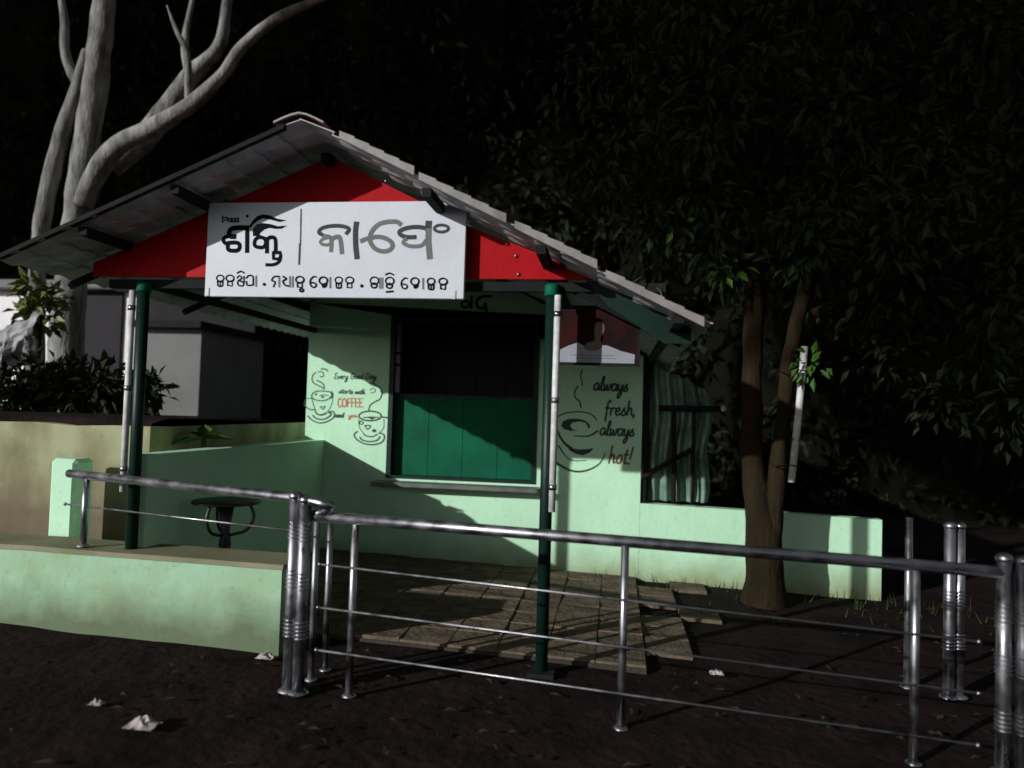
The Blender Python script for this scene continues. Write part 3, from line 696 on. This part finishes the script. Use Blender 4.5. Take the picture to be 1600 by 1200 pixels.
# ------------------------------------------------------------------ stainless railing
def ringed_post(parent, x, y, h, r=.034, bands=(.30, .55, .80)):
    zb = gz(x) - .02
    q = MB(); q.tube([(x, y, zb), (x, y, zb + h)], r, 14); p = part('post', CHROME, q, parent)
    q = MB(); q.lathe((x, y, zb + .018), [(r * 1.7, 0), (r * 1.7, .004), (r * 1.15, .018)], 14); part('foot_flange', CHROME, q, p)
    for b in bands:
        q = MB()
        for k in range(5):
            z = zb + b * h + k * .022
            q.lathe((x, y, z - .005), [(r, 0), (r + .006, .003), (r + .006, .007), (r, .01)], 14)
        part('ring_band', CHROME, q, p)
    q = MB(); q.ball((x, y, zb + h + .012), r * 1.2, 8, .75); part('cap', CHROME, q, p)
def plain_post(parent, x, y, z1, r=.021, zb=None):
    zb = gz(x) - .02 if zb is None else zb
    q = MB(); q.tube([(x, y, zb), (x, y, z1)], r, 12); p = part('post', CHROME, q, parent)
    q = MB(); q.lathe((x, y, zb + .016), [(r * 1.9, 0), (r * 1.9, .004), (r * 1.1, .016)], 12); part('foot_flange', CHROME, q, p)
def rod(parent, a, b, r=.0065):
    q = MB(); q.tube([a, b], r, 8); p = part('rod', CHROME, q, parent)
    for e in (a, b):
        q = MB(); q.ball(e, r * 1.9, 6); part('end_ball', CHROME, q, p)
rl = empty('steel_railing', (0, 4.03, gz(0)), 'long stainless steel railing with three thin rods in front of the porch', 'railing')
RV = 4.03
def hz(x): return .99 - .0278 * (x + 1.71)
plain_post(rl, -1.424, RV, hz(-1.424)); plain_post(rl, .075, RV, hz(.075)); plain_post(rl, 1.53, RV, hz(1.53))
plain_post(rl, -1.70, 4.365, .965, .019); plain_post(rl, -1.715, 4.19, .985, .019)
q = MB(); q.tube([(-1.71, RV - .01, hz(-1.71)), (0, RV, hz(0)), (1.94, RV, hz(1.94))], .031, 14); part('handrail', CHROME, q, rl)
for z0, z1 in ((.726, .547), (.487, .295), (.252, .043)):
    rod(rl, (-1.612, RV - .03, z0), (1.815, RV - .03, z1))
for x, y in ((1.945, RV), (2.02, RV - .03)): ringed_post(rl, x, y, 1.06, .035, (.22, .48, .72))
rl2 = empty('steel_railing', (-1.75, 4.0, gz(-1.75)), 'short stainless steel railing mounted on the low wall, ending in a ringed twin post', 'railing')
ringed_post(rl2, -1.768, 4.0, 1.09); ringed_post(rl2, -1.702, 3.985, 1.075)
q = MB(); q.tube([(-3.755, 4.72, 1.085), (-1.775, 4.02, 1.085)] + cr([(-1.74, 4.005, 1.083), (-1.60, 3.965, 1.07), (-1.56, 3.985, 1.05), (-1.62, 4.02, 1.01), (-1.70, 4.03, .985)], 5), .029, 14); part('handrail', CHROME, q, rl2)
plain_post(rl2, -3.575, 4.66, 1.06, .022, .585)
rod(rl2, (-3.79, 4.74, .868), (-1.77, 4.02, .90))
rl3 = empty('steel_railing', (2.13, 5.08, gz(2.13)), 'ringed twin steel post standing in the dark past the end of the long railing', 'railing')
ringed_post(rl3, 2.13, 5.08, 1.08, .033, (.30, .55)); ringed_post(rl3, 2.20, 5.11, 1.08, .033, (.30, .55))
plain_post(rl3, 1.93, 5.20, 1.0, .024)

# unseen trees added to block the sun: x, y, trunk height, crown lobes (dx, centre height, width and height factors), label
SHADE_TREES = [(-7.4, -6.5, 12, [(-5.2, 13.6, 1.0, .98), (-1.2, 12.0, .8, 1.05), (2.6, 11.6, 1.0, 1.0), (-4, 20, 1.5, 1.1), (3, 19, 1.4, 1.2), (7, 12.5, 1.0, 1.2)], 'broad tall unseen tree added to block the light, the widest of its row'),
            (-18.6, -7, 19, [(-.6, 19.8, .95, 1.0)], 'slender high-crowned unseen tree added to block the light'),
            (-28.5, -6, 17, [(0, 17.6, .95, 1.1)], 'dense oval-crowned unseen tree added to block the light opposite the white house'),
            (-36, -6.5, 16, [(0, 16.5, 1.1, 1.25)], 'large end tree of the unseen row added to block the light'),
            (-31, -9, 22, [(-3, 24.0, 1.6, .9), (5, 24.0, 1.6, .9)], 'very tall flat-crowned unseen tree added behind the light-blocking row')]
# ------------------------------------------------------------------ foliage helpers
def leaf(mb, p, d, n, L, Wd, mi=0, fold=.18):
    d = d.normalized(); s = d.cross(n)
    if s.length < 1e-4: s = d.orthogonal()
    s.normalize(); up = s.cross(d)
    a = p + d * L * .45
    i = len(mb.v)
    mb.v += [tuple(p), tuple(a + s * Wd * .5 + up * Wd * fold), tuple(p + d * L - up * L * .12), tuple(a - s * Wd * .5 + up * Wd * fold)]
    mb.f += [(i, i + 1, i + 2), (i, i + 2, i + 3)]; mb.m += [mi, mi]; mb.sm += [False, False]
def rv(): 
    while True:
        v = Vector((random.uniform(-1, 1), random.uniform(-1, 1), random.uniform(-1, 1)))
        if .05 < v.length < 1: return v
def cluster(mb, c, r, n, L, Wd, droop=.5, mi=0):
    for _ in range(n):
        o = rv(); p = c + o * r; d = (o.normalized() + rv() * .7 + Vector((0, 0, -droop))); leaf(mb, p, d, rv() + Vector((0, 0, .8)), L * random.uniform(.7, 1.2), Wd * random.uniform(.8, 1.2), mi)
def crown_pts(center, rad, n, shell=.45):
    out = []
    for _ in range(n):
        v = rv().normalized() * (random.random() ** shell)
        out.append(Vector(center) + Vector((v.x * rad[0], v.y * rad[1], v.z * rad[2])))
    return out

# ------------------------------------------------------------------ forked tree to the right of the hut
rt = empty('leafy_tree', (1.42, 7.2, gz(1.42)), 'forked tree with dense dark crown standing in front of the right parapet', 'tree')
def trunk(pts, rad, m, parent, name='trunk', n=12, rough=.12):
    P = cr(pts, 9); N = len(P); R = []
    for i in range(N):
        f = i / (N - 1) * (len(rad) - 1); k = min(int(f), len(rad) - 2); R.append((rad[k] + (rad[k + 1] - rad[k]) * (f - k)) * (1 + rough * noise.noise(P[i] * 3.1)))
    q = MB(); q.tube(P, R, n)
    q.v = [tuple(Vector(p) + noise.noise_vector(Vector(p) * 3.3) * rad[0] * .10 + noise.noise_vector(Vector(p) * 9.) * rad[0] * .035) for p in q.v]
    return part(name, m, q, parent)
trunk([(1.42, 7.2, -.15), (1.41, 7.2, .15), (1.40, 7.2, .6), (1.31, 7.22, 1.1), (1.28, 7.25, 1.7), (1.29, 7.3, 2.6), (1.31, 7.35, 3.6), (1.2, 7.4, 4.6), (1.4, 7.4, 5.6)], [.22, .17, .15, .115, .095, .09, .08, .06, .03], BARKD, rt)
trunk([(1.44, 7.18, .35), (1.48, 7.15, .8), (1.525, 7.12, 1.4), (1.60, 7.15, 2.2), (1.85, 7.3, 3.1), (2.5, 7.5, 4.1), (2.8, 7.6, 5.2)], [.11, .085, .075, .07, .06, .05, .03], BARKD, rt)
for pts in ([(1.30, 7.3, 3.0), (.9, 7.2, 3.5), (.4, 7.1, 4.0), (.0, 7.1, 4.6)], [(1.8, 7.2, 2.6), (2.6, 7.0, 3.0), (3.4, 6.9, 3.2)], [(2.2, 7.4, 3.5), (3.2, 7.8, 4.0), (4.0, 8.0, 4.4)], [(1.30, 7.36, 3.8), (1.7, 7.0, 4.6), (2.0, 6.6, 5.3)]):
    trunk(pts, [.05, .035, .02], BARKD, rt, 'limb', 8)
q = MB()
for (c, r, n) in (((1.2, 7.4, 4.9), (1.9, 1.5, 1.5), 170), ((3.2, 7.6, 4.6), (2.1, 1.6, 1.9), 210), ((.75, 7.5, 3.9), (1.0, 1.0, .9), 70), ((2.2, 7.4, 3.4), (1.6, 1.2, .8), 90),
                  ((4.0, 7.6, 2.9), (1.6, 1.4, 1.6), 130), ((2.4, 7.2, 6.4), (2.6, 1.8, 1.2), 130), ((5.2, 7.8, 4.6), (1.6, 1.6, 2.6), 120)):
    for p in crown_pts(c, r, n): cluster(q, p, .30, 20, .17, .062)
part('crown', LEAFD, q, rt)
q = MB()
for p, n in (((1.02, 6.95, 3.02), 22), ((.92, 6.9, 2.94), 14), ((1.62, 6.9, 3.1), 22), ((1.72, 6.92, 2.1), 34), ((.55, 6.9, 3.4), 5)): cluster(q, Vector(p), .14, n, .12, .06)
part('lit_leaves', LEAFB, q, rt)  # leaves caught by the light, given a brighter colour than the crown

# ------------------------------------------------------------------ pale-barked tree behind the hut, left
lt = empty('pale_tree', (-7.3, 9.0, gz(-7.3)), 'tall pale-barked tree with bare curved limbs rising behind the roof', 'tree')
trunk([(-7.32, 9, -.1), (-7.3, 9, 1.8), (-7.28, 9, 3.2), (-7.24, 9, 4.2), (-7.12, 9, 5.4), (-7.02, 9, 6.6), (-6.95, 9, 8.5), (-7.1, 9.1, 10.5)], [.30, .23, .19, .17, .16, .155, .13, .07], BARKP, lt, n=16, rough=.06)
trunk([(-7.62, 8.85, 1.5), (-7.66, 8.85, 3.2), (-7.62, 8.85, 4.0), (-7.48, 8.88, 4.9), (-7.30, 8.92, 5.7), (-7.2, 8.95, 6.3)], [.12, .11, .11, .11, .09, .05], BARKP, lt)
LIMBS = [([(-7.12, 8.95, 4.2), (-6.86, 8.85, 4.6), (-6.54, 8.8, 4.93), (-6.0, 8.75, 5.15), (-5.46, 8.7, 5.42), (-5.05, 8.7, 5.8), (-4.75, 8.7, 6.2), (-4.27, 8.7, 6.52), (-3.55, 8.75, 6.85), (-2.6, 8.9, 7.4)], [.13, .125, .12, .115, .10, .075, .065, .06, .05, .03]),
         ([(-6.95, 9.2, 4.8), (-6.55, 9.3, 5.2), (-6.25, 9.35, 5.6), (-5.95, 9.4, 6.1), (-5.55, 9.4, 6.5), (-5.45, 9.4, 7.1), (-5.3, 9.5, 8.2)], [.17, .165, .15, .13, .09, .07, .04]),
         ([(-5.50, 8.7, 5.42), (-5.52, 8.68, 5.8), (-5.56, 8.66, 6.1), (-5.72, 8.66, 6.4), (-5.85, 8.66, 6.7)], [.055, .05, .042, .03, .008]),
         ([(-7.16, 9, 5.6), (-7.38, 8.95, 6.0), (-7.47, 8.9, 6.3), (-7.5, 8.9, 6.7), (-7.62, 8.9, 7.2)], [.075, .07, .06, .055, .04]),
         ([(-5.95, 9.4, 6.1), (-6.05, 9.4, 6.6), (-6.0, 9.5, 7.4)], [.07, .05, .03])]
for pts, rad in LIMBS: trunk(pts, rad, BARKP, lt, 'limb', 10, .06)
q = MB()
for (c, r, n) in (((-6.5, 9.2, 9.6), (3.5, 2.5, 1.8), 200), ((-3.2, 9.8, 9.4), (2.5, 2, 1.4), 80)):
    for p in crown_pts(c, r, n): cluster(q, p, .34, 16, .16, .06)
part('crown', LEAFD, q, lt)

# ------------------------------------------------------------------ garden shrubs, tarpaulin, buildings behind
def shrub(x, y, z, r, h, n, m, label, L=.14, Wd=.07):
    s = empty('garden_shrub', (x, y, z), label, 'shrub', None)
    q = MB()
    for k in range(4):
        a = random.uniform(0, 6.28); q.tube([(x, y, z - .1), (x + .5 * r * math.cos(a), y + .5 * r * math.sin(a), z + h * .8)], [.012, .005], 6)
    part('stem', BARKD, q, s)
    q = MB()
    for p in crown_pts((x, y, z + h * .55), (r, r * .8, h * .5), n): cluster(q, p, .14, 12, L, Wd, .3)
    part('foliage', m, q, s)
shrub(-5.98, 7.0, 1.44, .42, .48, 55, LEAFD, 'dark leafy shrub on the garden wall below the tarpaulin')
shrub(-5.40, 7.05, 1.44, .46, .46, 50, LEAFD, 'dark shrub on the garden wall between tarpaulin and porch post')
shrub(-4.95, 7.1, 1.42, .26, .40, 22, LEAFD, 'small dark shrub on the garden wall right beside the porch post')
shrub(-7.02, 8.15, 2.40, .28, .58, 22, LEAFY, 'tall yellow-green shrub rising behind the grey tarpaulin', .16, .10)
pl = empty('broadleaf_plant', (-3.44, 5.9, gz(-3.4)), 'broad-leaved green plant growing beside the parapet behind the porch post', 'plant')
q = MB(); q.tube(cr([(-3.44, 5.9, 0), (-3.45, 5.9, .7), (-3.44, 5.88, 1.3)]), [.03] * 6 + [.02] * 7, 8); part('stem', LEAFB, q, pl)
q = MB()
for a, l, t in ((.2, .30, .1), (1.3, .26, .3), (2.6, .30, -.1), (3.8, .28, .2), (5.2, .28, .1), (.8, .22, .8)):
    for z in (1.0, 1.3): leaf(q, Vector((-3.44, 5.88, z)), Vector((math.cos(a + z), math.sin(a + z), t)), Vector((0, 0, 1)), l, .13)
part('leaves', LEAFB, q, pl)

tp = empty('grey_tarpaulin', (-6.85, 7.7, 1.45), 'crumpled grey tarpaulin draped over a stake frame behind the garden wall', 'tarpaulin')
q = MB(); nx, ny = 18, 16
for th in (0, .006):
    for j in range(ny + 1):
        for i in range(nx + 1):
            u_, w_ = i / nx, j / ny
            x = -7.12 + .57 * u_ + .04 * noise.noise((u_ * 3, w_ * 3, 1)); top = 2.36 + .23 * u_
            z = top - .50 * w_ + .04 * noise.noise((u_ * 4, w_ * 4, 2)) - (.10 if w_ > .5 else 0) * (1 - u_)
            y = 7.65 - .16 * math.sin(w_ * 3.0) + .07 * noise.noise((u_ * 5, w_ * 5, 3)) + .05 * abs(math.sin(u_ * 7)) + th
            q.v.append((x, y, z))
nn = (nx + 1) * (ny + 1)
for s_ in (0, 1):
    for j in range(ny):
        for i in range(nx):
            a = s_ * nn + j * (nx + 1) + i; f = (a, a + 1, a + nx + 2, a + nx + 1); q.f.append(f if s_ else f[::-1]); q.m.append(0); q.sm.append(False)
part('cloth', TARP, q, tp)
for x in (-7.08, -6.6):
    q = MB(); q.tube([(x, 7.72, 1.3), (x, 7.72, 2.36 + (.2 if x > -6.8 else 0))], .018, 6); part('stake', BARKD, q, tp)

wh = empty('white_house', (-10.5, 12.5, 0), 'whitewashed single-storey house seen through the garden behind the pale tree', 'house')
q = MB(); q.box(-15, -7.72, 11.0, 15, -.3, 3.35); part('wall', WHTW, q, wh)
q = MB(); q.bbox(-15.2, -7.6, 10.75, 15.2, 3.352, 3.5, .02); part('roof', GRYW, q, wh)
q = MB(); q.box(-12.2, -11.2, 10.965, 10.998, .9, 2.2); part('window', DARK, q, wh)
q = MB(); q.box(-8.66, -7.93, 10.95, 10.998, -.2, 3.34); part('door_or_shade_panel', DARK, q, wh)  # dark panel that puts the shadow on this white wall into colour
gh = empty('grey_shed', (-7.0, 12.0, 0), 'dim grey plaster shed glimpsed through the open side of the porch', 'shed')
q = MB(); q.box(-7.6, -6.5, 10.9, 13, -.3, 2.75); part('wall', GRYW, q, gh)
q = MB(); q.box(-7.58, -6.4, 10.7, 13.1, 2.752, 2.86); part('roof', STEELD, q, gh)
q = MB(); q.box(-7.3, -6.8, 10.865, 10.898, -.2, 1.35); part('door_or_shade_panel', DARK, q, gh)

# ------------------------------------------------------------------ wood behind everything
q = MB(); core = MB()
def blob(c, r):
    n1, n2 = 10, 7; b = len(core.v)
    for j in range(n2 + 1):
        t = math.pi * j / n2
        for i in range(n1):
            a = 2 * math.pi * i / n1; d = Vector((math.sin(t) * math.cos(a), math.sin(t) * math.sin(a), math.cos(t)))
            rr = .86 + .25 * noise.noise(d * 1.7 + Vector(c))
            core.v.append((c[0] + d.x * r[0] * rr, c[1] + d.y * r[1] * rr, c[2] + d.z * r[2] * rr))
    for j in range(n2):
        for i in range(n1):
            k = (i + 1) % n1; core.f.append((b + j * n1 + i, b + (j + 1) * n1 + i, b + (j + 1) * n1 + k, b + j * n1 + k)); core.m.append(0); core.sm.append(False)
    for _ in range(420):
        d = rv().normalized()
        if d.y > .35: continue
        rr = .86 + .25 * noise.noise(d * 1.7 + Vector(c)) + random.uniform(-.02, .16)
        p = Vector((c[0] + d.x * r[0] * rr, c[1] + d.y * r[1] * rr, c[2] + d.z * r[2] * rr))
        cluster(q, p, .3, 5, .30, .14)
for row, (vy, zs) in enumerate(((17.5, (2.0, 6.2, 10.4)), (20.5, (4.0, 8.5, 13.0, 17.0)))):
    for zc in zs:
        x = -27 + (1.7 if row else 0) + random.uniform(-.5, .5)
        while x < 21:
            r = random.uniform(2.3, 2.9)
            blob((x, vy + random.uniform(-.6, .6), zc + random.uniform(-.7, .7)), (r * 1.05, r * .8, r * 1.15)); x += r * 1.22
b0 = len(core.v); core.v += q.v; core.f += [tuple(i + b0 for i in f) for f in q.f]; core.m += [1] * len(q.f); core.sm += q.sm
tag(core.build('wood', [UNDER, LEAFW]), kind='stuff', label='dark dense wood closing off the view behind the cafe')

# ------------------------------------------------------------------ unseen trees added behind the viewpoint, crowns placed to block the sun
cm = MB(); n1, n2 = 16, 10
for j in range(n2 + 1):
    t = math.pi * j / n2
    for i in range(n1):
        a = 2 * math.pi * i / n1; d = Vector((math.sin(t) * math.cos(a), math.sin(t) * math.sin(a), math.cos(t)))
        cm.v.append(tuple(d * (4.3 + .5 * noise.noise(d * 2.2))))
for j in range(n2):
    for i in range(n1):
        k = (i + 1) % n1; cm.f.append((j * n1 + i, (j + 1) * n1 + i, (j + 1) * n1 + k, j * n1 + k)); cm.m.append(0); cm.sm.append(False)
for _ in range(700):
    d = rv().normalized(); cluster(cm, d * (4.3 + .5 * noise.noise(d * 2.2) + random.uniform(-.2, .4)), .5, 8, .34, .15)
crown_me = cm.mesh('crown', LEAFD)
tk = MB(); tk.tube(cr([(0, 0, -.3), (.05, 0, 2), (-.05, .05, 5), (0, 0, 9)]), [.42 - .012 * i for i in range(19)], 12)
trunk_me = tk.mesh('trunk', BARKD)
for x, y, hh, lobes, lab in SHADE_TREES:
    e = empty('added_shade_tree', (x, y, gz(x)), lab, 'tree', 'unseen trees added to block the light')
    o = bpy.data.objects.new('trunk', trunk_me); col.objects.link(o); o.parent = e; o.scale = (1, 1, hh / 9)
    for dx, zc, sx, sz in lobes:
        o = bpy.data.objects.new('crown', crown_me); col.objects.link(o); o.parent = e; o.location = (dx, 0, zc); o.scale = (sx, .7, sz); o['kind'] = 'stuff'
        if dx:
            q = MB(); q.tube(cr([(x, y, hh * .55), (x + dx * .4, y, hh * .72), (x + dx * .8, y, zc - 1)]), .12, 8); part('limb', BARKD, q, e)

# ------------------------------------------------------------------ litter, dry leaves, grass
def scrap(x, y, s, m, name, label):
    q = MB(); n = 7; z = gz(x) + .012
    for j in range(n):
        for i in range(n):
            a, b = i / (n - 1) - .5, j / (n - 1) - .5
            q.v.append((x + a * s, y + b * s * .7, z + max(0, s * .45 * noise.noise((a * 5 + x, b * 5, y)) + s * .22 * (1 - 4 * (a * a + b * b)))))
    for j in range(n - 1):
        for i in range(n - 1):
            k = j * n + i; q.f.append((k, k + 1, k + n + 1, k + n)); q.m.append(0); q.sm.append(False)
    tag(q.build(name, m), label, 'litter')
scrap(-2.224, 3.372, .15, PAPER, 'crumpled_paper', 'crumpled white paper scrap on the bare soil before the low wall')
scrap(-2.59, 3.53, .07, PAPER, 'paper_scrap', 'small torn paper strip on the soil near the crumpled scrap')
scrap(-2.11, 4.42, .11, PAPER, 'paper_scrap', 'pale paper scrap at the foot of the low wall corner')
scrap(.70, 5.02, .09, PAPER, 'paper_scrap', 'pale scrap on the dark ground behind the long railing')
q = MB()
for _ in range(900):
    x, y = random.uniform(-4.5, 4.5), random.uniform(1.2, 8.5)
    if y > 4.35 and x < -1.9: continue
    if -3.1 < x < 1.2 and y > 4.95 and random.random() < .8: continue
    if y > 7.6: continue
    zz = gz(x) + .014; a = random.uniform(0, 6.28)
    leaf(q, Vector((x, y, zz)), Vector((math.cos(a), math.sin(a), random.uniform(-.05, .35))), Vector((0, 0, 1)), random.uniform(.03, .10), random.uniform(.015, .045), 0, random.uniform(-.2, .4))
tag(q.build('leaf_litter', DRYL), kind='stuff', label='scattered dry leaves on the ground')
q = MB()
for _ in range(160):
    x = random.uniform(.5, 3.4) if random.random() < .8 else random.uniform(-.3, .6); y = WV - abs(random.gauss(0, .35)) - .02
    h = random.uniform(.04, .16); p = Vector((x, y, gz(x) - .01)); d = Vector((random.gauss(0, .35), random.gauss(0, .35), 1)).normalized()
    s = Vector((math.cos(h * 90), math.sin(h * 90), 0)) * .006
    q.face([p - s, p + s, p + d * h])
tag(q.build('grass', GRASS), kind='stuff', label='sparse grass blades along the foot of the right parapet')
